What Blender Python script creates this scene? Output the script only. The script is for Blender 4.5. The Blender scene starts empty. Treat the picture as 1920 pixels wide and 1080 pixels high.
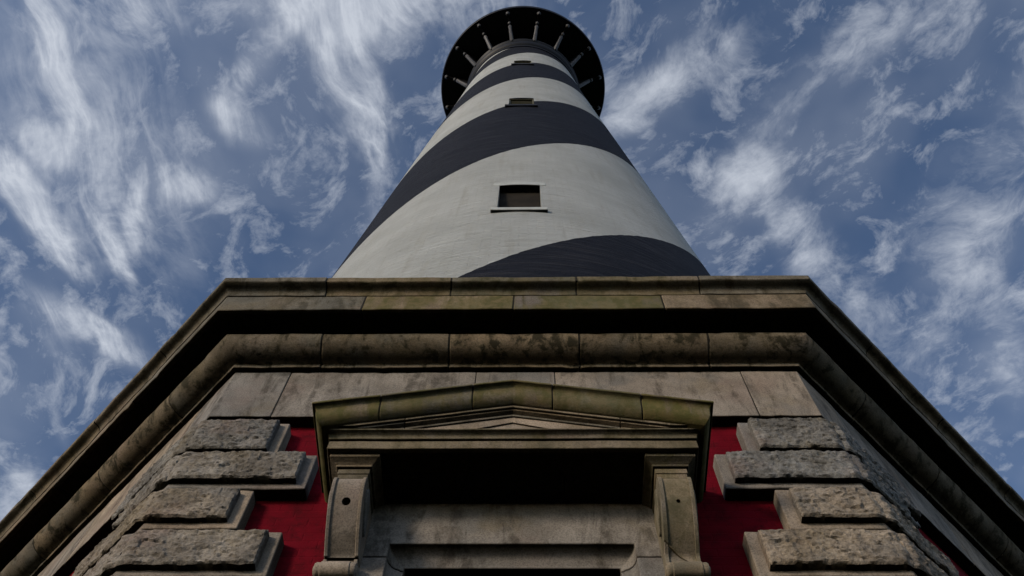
import bpy, bmesh, math, random
from mathutils import Vector, Matrix, noise
random.seed(7)
R = math.radians
scene = bpy.context.scene
C = scene.collection

# ------------------------------------------------------------------ camera
cam_data = bpy.data.cameras.new("camera")
cam_data.sensor_width = 36.0
cam_data.lens = 36.0 * 1688.64 / 1920.0
cam_data.clip_start = 0.05
cam_data.clip_end = 6000.0
cam = bpy.data.objects.new("camera", cam_data)
C.objects.link(cam)
cR = Vector((0.99987839, 0.00987298, 0.01207152))
cU = Vector((0.00427875, -0.91804965, 0.39644235))
cF = Vector((-0.01499632, 0.39634249, 0.91798025))
cam.matrix_world = Matrix(((cR.x, cU.x, -cF.x, 0.0889), (cR.y, cU.y, -cF.y, -9.1899),
                           (cR.z, cU.z, -cF.z, 1.6), (0, 0, 0, 1)))
scene.camera = cam

# ------------------------------------------------------------------ light and exposure
SUN_AZ = R(-44)      # measured from the direction of the entrance, towards the left of the picture
SUN_EL = R(17)
SKY_STRENGTH = 0.105
scene.view_settings.view_transform = 'Standard'
scene.view_settings.look = 'None'
scene.view_settings.exposure = 0.0
scene.view_settings.gamma = 1.0
scene.view_settings.use_curve_mapping = False
scene.cycles.max_bounces = 6
scene.cycles.diffuse_bounces = 0
scene.cycles.glossy_bounces = 2
scene.cycles.caustics_reflective = False
scene.cycles.caustics_refractive = False
sun_dir = Vector((math.sin(SUN_AZ) * math.cos(SUN_EL), -math.cos(SUN_AZ) * math.cos(SUN_EL), math.sin(SUN_EL)))
sd = bpy.data.lights.new("sun", 'SUN')
sd.energy = 1.65
sd.angle = R(12)
sd.color = (1.0, 0.86, 0.68)
sun = bpy.data.objects.new("sun", sd)
C.objects.link(sun)
sun.rotation_euler = sun_dir.to_track_quat('Z', 'Y').to_euler()

world = bpy.data.worlds.new("World")
scene.world = world
world.use_nodes = True


class NT:
    """small helper round a node tree"""
    def __init__(self, tree):
        self.t = tree
        self.n = tree.nodes
        self.l = tree.links

    def new(self, typ, **kw):
        nd = self.n.new(typ)
        for k, v in kw.items():
            setattr(nd, k, v)
        return nd

    def put(self, sock, v):
        if hasattr(v, 'is_output'):
            self.l.new(v, sock)
        elif v is not None:
            sock.default_value = v

    def math(self, op, a, b=None, c=None, clamp=False):
        nd = self.new('ShaderNodeMath', operation=op, use_clamp=clamp)
        self.put(nd.inputs[0], a)
        if b is not None:
            self.put(nd.inputs[1], b)
        if c is not None:
            self.put(nd.inputs[2], c)
        return nd.outputs[0]

    def vmath(self, op, a, b=None, scale=None):
        nd = self.new('ShaderNodeVectorMath', operation=op)
        self.put(nd.inputs[0], a)
        if b is not None:
            self.put(nd.inputs[1], b)
        if scale is not None:
            self.put(nd.inputs['Scale'], scale)
        return nd.outputs['Value'] if op in ('LENGTH', 'DOT_PRODUCT', 'DISTANCE') else nd.outputs['Vector']

    def noise(self, vec, scale, detail=6.0, rough=0.55, dist=0.0):
        nd = self.new('ShaderNodeTexNoise')
        self.put(nd.inputs['Vector'], vec)
        nd.inputs['Scale'].default_value = scale
        nd.inputs['Detail'].default_value = detail
        nd.inputs['Roughness'].default_value = rough
        nd.inputs['Distortion'].default_value = dist
        return nd

    def mapping(self, vec, loc=(0, 0, 0), rot=(0, 0, 0), scale=(1, 1, 1), typ='POINT'):
        nd = self.new('ShaderNodeMapping', vector_type=typ)
        self.put(nd.inputs['Vector'], vec)
        nd.inputs['Location'].default_value = loc
        nd.inputs['Rotation'].default_value = rot
        nd.inputs['Scale'].default_value = scale
        return nd.outputs[0]

    def range(self, v, a, b, c=0.0, d=1.0, smooth=True):
        nd = self.new('ShaderNodeMapRange', interpolation_type='SMOOTHSTEP' if smooth else 'LINEAR')
        nd.clamp = True
        self.put(nd.inputs[0], v)
        for i, x in enumerate((a, b, c, d)):
            self.put(nd.inputs[i + 1], x)
        return nd.outputs[0]

    def mix(self, fac, a, b, mode='MIX'):
        nd = self.new('ShaderNodeMix', data_type='RGBA', blend_type=mode)
        self.put(nd.inputs[0], fac)
        self.put(nd.inputs[6], a if hasattr(a, 'is_output') else (*a, 1.0))
        self.put(nd.inputs[7], b if hasattr(b, 'is_output') else (*b, 1.0))
        return nd.outputs[2]


def build_sky():
    T = NT(world.node_tree)
    T.n.clear()
    out = T.new('ShaderNodeOutputWorld')
    bg = T.new('ShaderNodeBackground')
    bg.inputs['Strength'].default_value = SKY_STRENGTH
    sky = T.new('ShaderNodeTexSky', sky_type='NISHITA')
    sky.sun_disc = False
    sky.sun_elevation = SUN_EL
    sky.sun_rotation = math.atan2(sun_dir.x, sun_dir.y)
    sky.altitude = 0
    sky.air_density = 1.0
    sky.dust_density = 0.6
    sky.ozone_density = 1.6
    co = T.new('ShaderNodeTexCoord')
    sep = T.new('ShaderNodeSeparateXYZ')
    T.l.new(co.outputs['Generated'], sep.inputs[0])
    zc = T.math('MAXIMUM', sep.outputs[2], 0.06)
    comb = T.new('ShaderNodeCombineXYZ')
    T.l.new(T.math('DIVIDE', sep.outputs[0], zc), comb.inputs[0])
    T.l.new(T.math('DIVIDE', sep.outputs[1], zc), comb.inputs[1])
    p = comb.outputs[0]          # the cloud sheet seen as a plane overhead
    # gentle warp, two scales
    w1 = T.noise(p, 5.0, 2.0)
    w2 = T.noise(p, 22.0, 2.0)
    pw = T.vmath('ADD', p, T.vmath('SCALE', T.vmath('SUBTRACT', w1.outputs['Color'], (0.5, 0.5, 0.5)), scale=0.10))
    pw = T.vmath('ADD', pw, T.vmath('SCALE', T.vmath('SUBTRACT', w2.outputs['Color'], (0.5, 0.5, 0.5)), scale=0.017))
    pm = T.vmath('ADD', p, T.vmath('SCALE', T.vmath('SUBTRACT', w1.outputs['Color'], (0.5, 0.5, 0.5)), scale=0.06))
    pm = T.vmath('ADD', pm, T.vmath('SCALE', T.vmath('SUBTRACT', w2.outputs['Color'], (0.5, 0.5, 0.5)), scale=0.016))
    ps = T.vmath('ADD', p, T.vmath('SCALE', T.vmath('SUBTRACT', w1.outputs['Color'], (0.5, 0.5, 0.5)), scale=0.09))
    # (x, y, angle, half length, half width, weight)
    blobs_streak = [
        (-0.196, 0.100, 0.07, 0.120, 0.060, 1.00), (-0.185, 0.190, 1.36, 0.120, 0.050, 0.75),
        (-0.321, 0.226, 0.79, 0.045, 0.028, 0.75), (-0.292, 0.165, 2.35, 0.085, 0.022, 0.55),
        (-0.522, 0.152, 1.46, 0.090, 0.022, 0.80), (-0.543, 0.251, 0.74, 0.040, 0.026, 0.80),
        (-0.570, 0.329, 1.13, 0.125, 0.030, 1.00), (-0.486, 0.263, 1.30, 0.250, 0.160, 0.55),
        (-0.526, 0.505, 0.70, 0.095, 0.035, 1.00), (-0.481, 0.392, 1.39, 0.060, 0.014, 0.55),
        (-0.449, 0.328, 1.80, 0.075, 0.014, 0.50), (-0.176, 0.274, 1.69, 0.120, 0.016, 0.55),
        (-0.420, 0.090, 0.14, 0.140, 0.060, 0.45), (-0.388, 0.296, 0.32, 0.045, 0.024, 0.55),
        (-0.609, 0.614, 1.60, 0.060, 0.016, 0.45), (-0.060, 0.090, 0.40, 0.110, 0.060, 0.55),
        (-0.050, 0.210, 1.50, 0.110, 0.050, 0.35), (-0.600, 0.480, 1.20, 0.120, 0.030, 0.35),
    ]
    blobs_puff = [
        (0.125, 0.208, -0.70, 0.075, 0.036, 0.95), (0.195, 0.165, -0.63, 0.105, 0.042, 0.75),
        (0.240, 0.300, -0.99, 0.080, 0.046, 1.00), (0.325, 0.378, 0.87, 0.170, 0.048, 0.75),
        (0.526, 0.425, -1.28, 0.135, 0.055, 0.75), (0.598, 0.523, 1.28, 0.135, 0.040, 0.65),
        (0.328, 0.174, -0.65, 0.140, 0.055, 0.50), (0.500, 0.326, -1.05, 0.190, 0.070, 0.45),
        (-0.693, 0.727, -0.92, 0.095, 0.045, 0.85), (0.420, 0.090, -0.5, 0.140, 0.050, 0.45),
        (0.590, 0.160, -0.8, 0.120, 0.040, 0.50), (0.450, 0.520, 0.9, 0.120, 0.050, 0.35),
    ]

    def field(blobs):
        tot = None
        for (x, y, a, l, w, k) in blobs:
            m = T.mapping(pm, (x, y, 0), (0, 0, a), (l, w, 1.0), 'TEXTURE')
            d = T.range(T.vmath('LENGTH', m), 1.25, 0.0, 0.0, k)
            tot = d if tot is None else T.math('ADD', tot, d)
        return tot
    fs = field(blobs_streak)
    fp = field(blobs_puff)
    # sky beyond the frame: the same thin cloud, in broken patches
    far = T.range(T.vmath('LENGTH', p), 0.85, 1.3, 0.0, 1.0)
    gen = T.range(T.noise(pw, 1.6, 3.0).outputs['Fac'], 0.40, 0.65, 0.0, 0.9)
    gen = T.math('MULTIPLY', gen, far)
    # streak texture: long fibres
    q = T.mapping(ps, (0, 0, 0), (0, 0, R(80)), (1 / 7.0, 1 / 30.0, 1.0), 'TEXTURE')
    n_st = T.noise(q, 1.0, 6.0, 0.66, 0.25)
    q2 = T.mapping(ps, (3, 1, 0), (0, 0, R(86)), (1 / 18.0, 1 / 110.0, 1.0), 'TEXTURE')
    n_st2 = T.noise(q2, 1.0, 4.0, 0.6, 0.2)
    n_iso = T.noise(pw, 34.0, 6.0, 0.68)
    q3 = T.mapping(ps, (1, 5, 0), (0, 0, R(74)), (1 / 7.0, 1 / 17.0, 1.0), 'TEXTURE')
    n_r = T.noise(q3, 1.0, 5.0, 0.55, 0.5)
    ridge = T.math('SUBTRACT', 1.0, T.math('MULTIPLY', T.math('ABSOLUTE', T.math('SUBTRACT', n_r.outputs['Fac'], 0.5)), 7.0), clamp=True)
    ridge = T.math('POWER', ridge, 1.6)           # thin bright filaments
    st = T.math('ADD', T.math('MULTIPLY', n_st.outputs['Fac'], 0.40), T.math('MULTIPLY', n_st2.outputs['Fac'], 0.16))
    st = T.math('ADD', st, T.math('MULTIPLY', n_iso.outputs['Fac'], 0.44))
    st = T.math('ADD', st, T.math('MULTIPLY', T.math('SUBTRACT', ridge, 0.30), 0.17))
    n_pf0 = T.noise(T.mapping(pw, (0, 0, 0), (0, 0, R(-40)), (1 / 13.0, 1 / 20.0, 1.0), 'TEXTURE'), 1.0, 6.0, 0.66, 0.3)
    n_pf = T.math('ADD', T.math('MULTIPLY', n_pf0.outputs['Fac'], 0.7), T.math('MULTIPLY', n_iso.outputs['Fac'], 0.3))
    n_veil = T.noise(pw, 3.0, 4.0, 0.6)

    def dens(f, n, lo, hi):
        # denser where the field is high, torn by the noise
        s = T.math('ADD', T.math('MULTIPLY', f, 0.30), T.math('MULTIPLY', T.math('SUBTRACT', n, 0.5), 2.2))
        return T.range(s, lo, hi, 0.0, 1.0, smooth=False)
    d1 = T.math('MULTIPLY', dens(fs, st, -0.02, 0.66), T.range(fs, 0.06, 0.75))
    d2 = T.math('MULTIPLY', dens(fp, n_pf, -0.02, 0.66), T.range(fp, 0.06, 0.75))
    d3 = T.math('MULTIPLY', dens(gen, n_pf, 0.0, 0.6), 0.9)
    veil = T.range(n_veil.outputs['Fac'], 0.35, 0.75, 0.02, 0.20)
    soft = T.math('MULTIPLY', T.range(T.math('ADD', fs, T.math('MULTIPLY', fp, 0.7)), 0.0, 1.2, 0.0, 0.40), T.range(n_veil.outputs['Fac'], 0.2, 0.6))
    d = T.math('MAXIMUM', T.math('MAXIMUM', d1, d2), d3)
    d = T.math('ADD', d, T.math('MULTIPLY', soft, T.math('SUBTRACT', 1.0, d)))
    d = T.math('ADD', d, T.math('MULTIPLY', veil, T.math('SUBTRACT', 1.0, d)), clamp=True)
    d = T.math("MULTIPLY", d, 0.82)
    up = T.range(sep.outputs[2], -0.02, 0.03)
    d = T.math('MULTIPLY', d, up)
    blue = T.mix(1.0, sky.outputs[0], (0.87, 0.97, 1.14), 'MULTIPLY')
    col = T.mix(d, blue, (6.4, 6.8, 7.5))
    T.l.new(col, bg.inputs['Color'])
    T.l.new(bg.outputs[0], out.inputs['Surface'])


build_sky()

# ------------------------------------------------------------------ materials


def new_mat(name):
    m = bpy.data.materials.new(name)
    m.use_nodes = True
    T = NT(m.node_tree)
    T.n.clear()
    out = T.new('ShaderNodeOutputMaterial')
    b = T.new('ShaderNodeBsdfPrincipled')
    T.l.new(b.outputs[0], out.inputs[0])
    b.inputs['Specular IOR Level'].default_value = 0.25
    return m, T, b


def bump(T, b, h, strength, dist):
    bp = T.new('ShaderNodeBump')
    bp.inputs['Strength'].default_value = strength
    bp.inputs['Distance'].default_value = dist
    T.put(bp.inputs['Height'], h)
    T.l.new(bp.outputs[0], b.inputs['Normal'])


def stone_mat(name, c_lo, c_hi, grain=70.0, rough_bump=0.35, pink=0.3, dark=0.5):
    m, T, b = new_mat(name)
    g = T.new('ShaderNodeNewGeometry')
    pos = g.outputs['Position']
    oi = T.new('ShaderNodeObjectInfo')
    rnd = oi.outputs['Random']
    off = T.vmath('SCALE', (7.3, 3.1, 5.7), scale=rnd)
    pp = T.vmath('ADD', pos, off)
    big = T.noise(pp, 2.6, 6.0, 0.66, 0.4).outputs['Fac']
    mid = T.noise(pp, 11.0, 5.0, 0.66).outputs['Fac']
    fine = T.noise(pp, grain, 2.5, 0.7).outputs['Fac']
    spk = T.noise(pp, grain * 2.2, 1.0, 0.5).outputs['Fac']
    col = T.mix(T.range(big, 0.32, 0.68), c_lo, c_hi)
    # warm and grey stones
    tint = T.mix(T.range(rnd, 0.0, 1.0, smooth=False), (0.74, 0.79, 0.84), (1.22, 1.07, 0.90))
    col = T.mix(1.0, col, tint, 'MULTIPLY')
    hue = T.noise(pp, 1.7, 4.0, 0.6).outputs['Color']
    sh = T.new('ShaderNodeSeparateColor')
    T.l.new(hue, sh.inputs[0])
    pk = T.math('MULTIPLY', T.range(sh.outputs[0], 0.52, 0.70), pink)
    col = T.mix(pk, col, (0.26, 0.155, 0.12))
    gy = T.math('MULTIPLY', T.range(sh.outputs[1], 0.52, 0.70), 0.55)
    col = T.mix(gy, col, (0.135, 0.140, 0.138))
    oc = T.math('MULTIPLY', T.range(sh.outputs[2], 0.54, 0.70), 0.5)
    col = T.mix(oc, col, (0.23, 0.175, 0.095))
    # mineral grain
    col = T.mix(T.range(fine, 0.38, 0.72, 0.0, 0.52), col, (0.050, 0.042, 0.034))
    col = T.mix(T.range(spk, 0.60, 0.76, 0.0, 0.40), col, (0.40, 0.36, 0.31))
    # weather stains with their own shapes; run down the stone
    sv = T.mapping(pp, scale=(6.5, 6.5, 1.3))
    streak = T.noise(sv, 1.0, 5.0, 0.68, 0.5).outputs['Fac']
    st = T.math('MULTIPLY', T.range(streak, 0.46, 0.62), T.range(mid, 0.33, 0.56))
    at = T.new('ShaderNodeAttribute', attribute_type='OBJECT', attribute_name='soot')
    st = T.math('MULTIPLY', st, T.math('ADD', at.outputs['Fac'], dark), clamp=True)
    col = T.mix(st, col, (0.034, 0.026, 0.018))
    # algae on some stones, olive to ochre
    am = T.new('ShaderNodeAttribute', attribute_type='OBJECT', attribute_name='moss')
    gm = T.math('MULTIPLY', T.range(T.math('ADD', T.math('MULTIPLY', sh.outputs[1], 0.5), T.math('MULTIPLY', streak, 0.5)), 0.37, 0.52), am.outputs['Fac'])
    col = T.mix(gm, col, T.mix(T.range(mid, 0.4, 0.6), (0.175, 0.138, 0.052), (0.118, 0.108, 0.032)))
    T.l.new(col, b.inputs['Base Color'])
    b.inputs['Roughness'].default_value = 0.88
    h = T.math('ADD', T.math('MULTIPLY', fine, 0.5), T.math('MULTIPLY', mid, 0.8))
    bump(T, b, h, rough_bump, 0.014)
    return m


M = {}
M['granite'] = stone_mat('granite', (0.165, 0.132, 0.094), (0.320, 0.270, 0.208))
M['smooth_granite'] = stone_mat('smooth_granite', (0.275, 0.240, 0.205), (0.450, 0.400, 0.350), grain=95, rough_bump=0.2, dark=0.25)
M['rock'] = stone_mat('rock_faced_granite', (0.205, 0.182, 0.156), (0.430, 0.392, 0.345), grain=48, rough_bump=1.0, pink=0.45, dark=0.2)


def red_mat():
    m, T, b = new_mat('red_painted_brick')
    g = T.new('ShaderNodeNewGeometry')
    pos = g.outputs['Position']
    sp = T.new('ShaderNodeSeparateXYZ')
    T.l.new(pos, sp.inputs[0])
    cb = T.new('ShaderNodeCombineXYZ')
    T.l.new(T.math('ADD', sp.outputs[0], T.math('MULTIPLY', sp.outputs[1], 0.6)), cb.inputs[0])
    T.l.new(sp.outputs[2], cb.inputs[1])
    br = T.new('ShaderNodeTexBrick')
    T.l.new(cb.outputs[0], br.inputs['Vector'])
    br.inputs['Scale'].default_value = 1.0
    br.inputs['Brick Width'].default_value = 0.215
    br.inputs['Row Height'].default_value = 0.075
    br.inputs['Mortar Size'].default_value = 0.006
    br.inputs['Mortar Smooth'].default_value = 0.6
    n = T.noise(pos, 3.0, 8.0, 0.6).outputs['Fac']
    f = T.noise(pos, 60.0, 4.0, 0.6).outputs['Fac']
    col = T.mix(T.range(n, 0.3, 0.7), (0.140, 0.0025, 0.0095), (0.200, 0.0045, 0.014))
    col = T.mix(T.range(T.noise(pos, 9.0, 5.0, 0.65).outputs['Fac'], 0.45, 0.68, 0.0, 0.75), col, (0.080, 0.004, 0.008))
    sc = T.noise(T.mapping(pos, scale=(26, 26, 8)), 1.0, 4.0, 0.6).outputs['Fac']
    col = T.mix(T.range(sc, 0.62, 0.70, 0.0, 0.5), col, (0.06, 0.002, 0.005))
    T.l.new(col, b.inputs['Base Color'])
    b.inputs['Roughness'].default_value = 0.9
    b.inputs['Specular IOR Level'].default_value = 0.08
    h = T.math('ADD', T.math('MULTIPLY', br.outputs['Fac'], -0.5), T.math('MULTIPLY', f, 0.4))
    bump(T, b, h, 0.6, 0.008)
    return m


M['red'] = red_mat()


def tower_mat():
    m, T, b = new_mat('spiral_painted_brick')
    ba = T.new('ShaderNodeAttribute', attribute_type='GEOMETRY', attribute_name='band')
    tu = T.new('ShaderNodeAttribute', attribute_type='GEOMETRY', attribute_name='wrap')
    uv = tu.outputs['Vector']
    g = T.new('ShaderNodeNewGeometry')
    pos = g.outputs['Position']
    wob = T.math('MULTIPLY', T.math('SUBTRACT', T.noise(pos, 6.0, 4.0).outputs['Fac'], 0.5), 0.012)
    v = T.math('ADD', ba.outputs['Fac'], wob)
    fl = T.math('FLOOR', v)
    odd = T.math('FLOORED_MODULO', fl, 2.0)
    br = T.new('ShaderNodeTexBrick')
    T.l.new(uv, br.inputs['Vector'])
    br.inputs['Scale'].default_value = 1.0
    br.inputs['Brick Width'].default_value = 0.22
    br.inputs['Row Height'].default_value = 0.078
    br.inputs['Mortar Size'].default_value = 0.008
    br.inputs['Mortar Smooth'].default_value = 0.5
    br.inputs['Color1'].default_value = (1, 1, 1, 1)
    br.inputs['Color2'].default_value = (0.88, 0.88, 0.88, 1)
    br.inputs['Mortar'].default_value = (0.82, 0.82, 0.82, 1)
    n1 = T.noise(pos, 0.7, 8.0, 0.62).outputs['Fac']
    n2 = T.noise(T.mapping(uv, scale=(2.0, 11.0, 1.0)), 1.0, 6.0, 0.68, 0.4).outputs['Fac']
    n3 = T.noise(T.mapping(uv, scale=(5.0, 0.5, 1.0)), 1.0, 6.0, 0.6).outputs['Fac']
    fine = T.noise(pos, 26.0, 6.0, 0.65).outputs['Fac']
    rowln = T.noise(T.mapping(uv, scale=(0.9, 14.0, 1.0)), 1.0, 3.0, 0.7, 0.2).outputs['Fac']
    white = T.mix(T.range(n1, 0.3, 0.7), (0.47, 0.48, 0.462), (0.615, 0.625, 0.605))
    white = T.mix(T.range(n3, 0.50, 0.75, 0.0, 0.45), white, (0.40, 0.385, 0.335))
    crack = T.math('MULTIPLY', T.range(n2, 0.60, 0.66), T.range(n2, 0.74, 0.67))
    crack = T.math('MULTIPLY', crack, T.range(n1, 0.5, 0.65))
    white = T.mix(T.math('MULTIPLY', crack, 0.55), white, (0.33, 0.32, 0.29))
    black = T.mix(T.range(n1, 0.3, 0.7), (0.0065, 0.0075, 0.013), (0.0125, 0.0135, 0.021))
    white = T.mix(T.range(rowln, 0.50, 0.75, 0.0, 0.30), white, (0.36, 0.36, 0.335))
    black = T.mix(T.range(rowln, 0.48, 0.66, 0.0, 0.85), black, (0.040, 0.039, 0.046))
    black = T.mix(T.range(n2, 0.5, 0.8, 0.0, 0.55), black, (0.034, 0.034, 0.042))
    col = T.mix(odd, black, white)
    col = T.mix(T.range(n1, 0.35, 0.65, 0.10, 0.55), col, br.outputs['Color'], 'MULTIPLY')
    T.l.new(col, b.inputs['Base Color'])
    b.inputs['Specular IOR Level'].default_value = 0.12
    T.put(b.inputs['Roughness'], T.math('SUBTRACT', 0.80, T.math('MULTIPLY', T.math('SUBTRACT', 1.0, odd), 0.15)))
    h = T.math('ADD', T.math('MULTIPLY', br.outputs['Fac'], -0.25), T.math('MULTIPLY', rowln, 1.0))
    h = T.math('ADD', h, T.math('ADD', T.math('MULTIPLY', n2, 2.0), T.math('MULTIPLY', fine, 0.5)))
    bump(T, b, h, 1.0, 0.03)
    return m


M['tower'] = tower_mat()


def plain_mat(name, c1, c2, rough=0.6, scale=8.0, metal=0.0, bmp=0.15):
    m, T, b = new_mat(name)
    g = T.new('ShaderNodeNewGeometry')
    n = T.noise(g.outputs['Position'], scale, 7.0, 0.62).outputs['Fac']
    T.l.new(T.mix(T.range(n, 0.3, 0.7), c1, c2), b.inputs['Base Color'])
    b.inputs['Roughness'].default_value = rough
    b.inputs['Metallic'].default_value = metal
    bump(T, b, n, bmp, 0.01)
    return m


M['mortar'] = plain_mat('dirty_mortar', (0.020, 0.017, 0.013), (0.035, 0.03, 0.022), 0.95, 20.0)
M['iron'] = plain_mat('black_painted_iron', (0.010, 0.010, 0.014), (0.020, 0.020, 0.026), 0.5, 3.0)
M['bracket'] = plain_mat('weathered_iron', (0.09, 0.09, 0.10), (0.17, 0.166, 0.175), 0.5, 9.0)
M['white'] = plain_mat('white_painted_stone', (0.45, 0.462, 0.44), (0.56, 0.575, 0.555), 0.75, 5.0)
M['sill'] = plain_mat('grey_sill_stone', (0.22, 0.20, 0.16), (0.34, 0.31, 0.25), 0.8, 12.0)
M['dark_sill'] = plain_mat('black_painted_sill', (0.015, 0.015, 0.018), (0.03, 0.03, 0.034), 0.6, 12.0)
M['slat'] = plain_mat('olive_painted_slat', (0.10, 0.095, 0.062), (0.15, 0.14, 0.09), 0.7, 20.0)
M['room'] = plain_mat('plaster_reveal', (0.38, 0.37, 0.33), (0.48, 0.47, 0.43), 0.8, 4.0)
M['wood'] = plain_mat('dark_door_paint', (0.03, 0.012, 0.010), (0.05, 0.02, 0.016), 0.5, 6.0)
M['grass'] = plain_mat('grass', (0.025, 0.040, 0.013), (0.048, 0.062, 0.022), 0.95, 1.5, bmp=0.6)
M['path'] = plain_mat('brick_path', (0.060, 0.040, 0.032), (0.100, 0.062, 0.048), 0.9, 7.0, bmp=0.4)


def glass_mat():
    m, T, b = new_mat('window_glass')
    b.inputs['Base Color'].default_value = (0.015, 0.018, 0.02, 1)
    b.inputs['Roughness'].default_value = 0.08
    b.inputs['Specular IOR Level'].default_value = 0.5
    return m


M['glass'] = glass_mat()
M['board'] = plain_mat('brown_window_board', (0.017, 0.013, 0.009), (0.032, 0.025, 0.017), 0.95, 3.0)

# ------------------------------------------------------------------ mesh helpers
A = 5.6                      # distance from the tower axis to the stone face of the octagonal base
TN = math.tan(math.pi / 8)
WALL = -0.10                 # red brick, set back from the stone


def obj(name, me, mat, parent=None, smooth=None):
    if isinstance(me, bmesh.types.BMesh):
        bm = me
        bmesh.ops.recalc_face_normals(bm, faces=bm.faces)
        me = bpy.data.meshes.new(name)
        bm.to_mesh(me)
        bm.free()
    o = bpy.data.objects.new(name, me)
    C.objects.link(o)
    me.materials.clear()
    me.materials.append(M[mat])
    if smooth:
        for pl in me.polygons:
            pl.use_smooth = True
        me.set_sharp_from_angle(angle=R(smooth))
    if parent:
        o.parent = parent
    return o


def bevel(o, w=0.005, seg=2):
    md = o.modifiers.new('bevel', 'BEVEL')
    md.width = w
    md.segments = seg
    md.limit_method = 'ANGLE'
    md.angle_limit = R(40)
    md.harden_normals = False
    return o


def rings_bm(rings, closed=True, caps=True):
    """skin a list of equally long rings of points"""
    bm = bmesh.new()
    vs = [[bm.verts.new(p) for p in r] for r in rings]
    n = len(rings[0])
    for a, b in zip(vs[:-1], vs[1:]):
        for i in range(n if closed else n - 1):
            j = (i + 1) % n
            bm.faces.new((a[i], a[j], b[j], b[i]))
    if caps:
        bm.faces.new(vs[0])
        bm.faces.new(list(reversed(vs[-1])))
    return bm


def box_bm(x0, x1, y0, y1, z0, z1, bm=None):
    bm = bm or bmesh.new()
    v = [bm.verts.new((x, y, z)) for z in (z0, z1) for y in (y0, y1) for x in (x0, x1)]
    for f in ((0, 2, 3, 1), (4, 5, 7, 6), (0, 1, 5, 4), (2, 6, 7, 3), (0, 4, 6, 2), (1, 3, 7, 5)):
        bm.faces.new([v[i] for i in f])
    return bm


def face_pt(k, u, o, z):
    """point on face k of the octagon (0 = entrance, -1 = the next to the left, 1 = to the right)"""
    a = R(45) * k
    x, y = u, -(A + o)
    return Vector((x * math.cos(a) - y * math.sin(a), x * math.sin(a) + y * math.cos(a), z))


def worn(p, amp):
    d = noise.noise_vector(p * 4.0) * amp + noise.noise_vector(p * 13.0) * amp * 0.6
    return p + d


def course(name, profile, stops, mat, parent, amp=0.0045, step=0.07, gap=0.006, bev=0.007, smooth=34, **props):
    """one stone: a profile of (o, z) swept along the octagon.
    stops: list of (face, u); a jump to the next face goes round the mitred corner."""
    rings = []

    def add(k, u=None, side=None):
        ring = []
        for (o, z) in profile:
            uu = u if u is not None else side * (A + o) * TN
            q = worn(face_pt(k, uu, o, z), amp)
            if amp > 0:                      # chipped arrises
                c = max(0.0, noise.noise(q * 7.0 + Vector((3.1, 8.2, 1.7))) - 0.36) * 0.030
                q = q * 1.0 - Vector((q.x, q.y, 0)).normalized() * c
            ring.append(q)
        rings.append(ring)
    for (k0, u0), (k1, u1) in zip(stops[:-1], stops[1:]):
        if k0 == k1:
            segs = [(k0, u0, u1, None)]
        else:
            segs = [(k0, u0, A * TN - 0.02, 'c'), (k1, -A * TN + 0.02, u1, None)]
        for (k, a, b, c) in segs:
            first = not rings
            n = max(1, int(round(abs(b - a) / step)))
            for i in range(0 if first else 1, n + 1):
                if c == 'c' and i == n:
                    break
                u = a + (b - a) * i / n
                # keep clear of the mitre, where outer points lie further along
                add(k, u)
            if c == 'c':
                add(k, None, 1)
    o = obj(name, rings_bm(rings), mat, parent, smooth)
    bevel(o, bev)
    for a, v in props.items():
        o[a] = v
    return o


def stones(name, profile, joints, mat, parent, faces=(-1, 0, 1), corner=True, gap=0.011, prop=None, **kw):
    """lay the stones of one course on the faces in view, joints given as distances u on a face"""
    out = []
    js = sorted(joints)
    for k in faces:
        for a, b in zip(js[:-1], js[1:]):
            pr = prop(k, (a + b) / 2) if prop else {}
            out.append(course(name, jit(profile), [(k, a + gap / 2), (k, b - gap / 2)], mat, parent, **kw, **pr))
        for u in js:
            course('mortar_joint', shrink(profile), [(k, u - gap * 0.75), (k, u + gap * 0.75)], 'mortar', parent, amp=0.0, bev=0.001)
    for k in list(faces) + [faces[-1] + 1]:
        # stone round the corner between face k-1 and face k
        pr = prop(k, -9.0 if k <= 0 else 9.0) if prop else {}
        out.append(course(name, jit(profile), [(k - 1, js[-1] + gap / 2), (k, js[0] - gap / 2)], mat, parent, **kw, **pr))
    return out


def shrink(profile, a=0.0045):
    zm = sum(z for _, z in profile) / len(profile)
    return [(o - a, z - math.copysign(a, z - zm)) for o, z in profile]


def jit(profile, a=0.003):
    do, dz = random.uniform(-a, a), random.uniform(-a, a) * 0.4
    return [(o + do, z + dz) for o, z in profile]


def tag(o, label, cat, group=None):
    o['label'] = label
    o['category'] = cat
    if group:
        o['group'] = group


# ------------------------------------------------------------------ the setting
def ground():
    bm = bmesh.new()
    n = 40
    half = 2500.0
    grid = [[bm.verts.new((math.copysign(abs(x) ** 2.2, x) * half, math.copysign(abs(y) ** 2.2, y) * half, 0.0))
             for x in [(-1 + 2 * i / n) for i in range(n + 1)]] for y in [(-1 + 2 * j / n) for j in range(n + 1)]]
    for j in range(n):
        for i in range(n):
            bm.faces.new((grid[j][i], grid[j][i + 1], grid[j + 1][i + 1], grid[j + 1][i]))
    o = obj('ground', bm, 'grass')
    o['kind'] = 'structure'
    p = obj('path', box_bm(-1.4, 1.4, -40.0, -5.4, -0.05, 0.02), 'path')
    p['kind'] = 'structure'


ground()

# ------------------------------------------------------------------ the lighthouse
lh = bpy.data.objects.new('lighthouse', None)
C.objects.link(lh)
tag(lh, 'tall black and white spiral striped lighthouse on a red brick and granite octagonal base', 'lighthouse')

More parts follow.
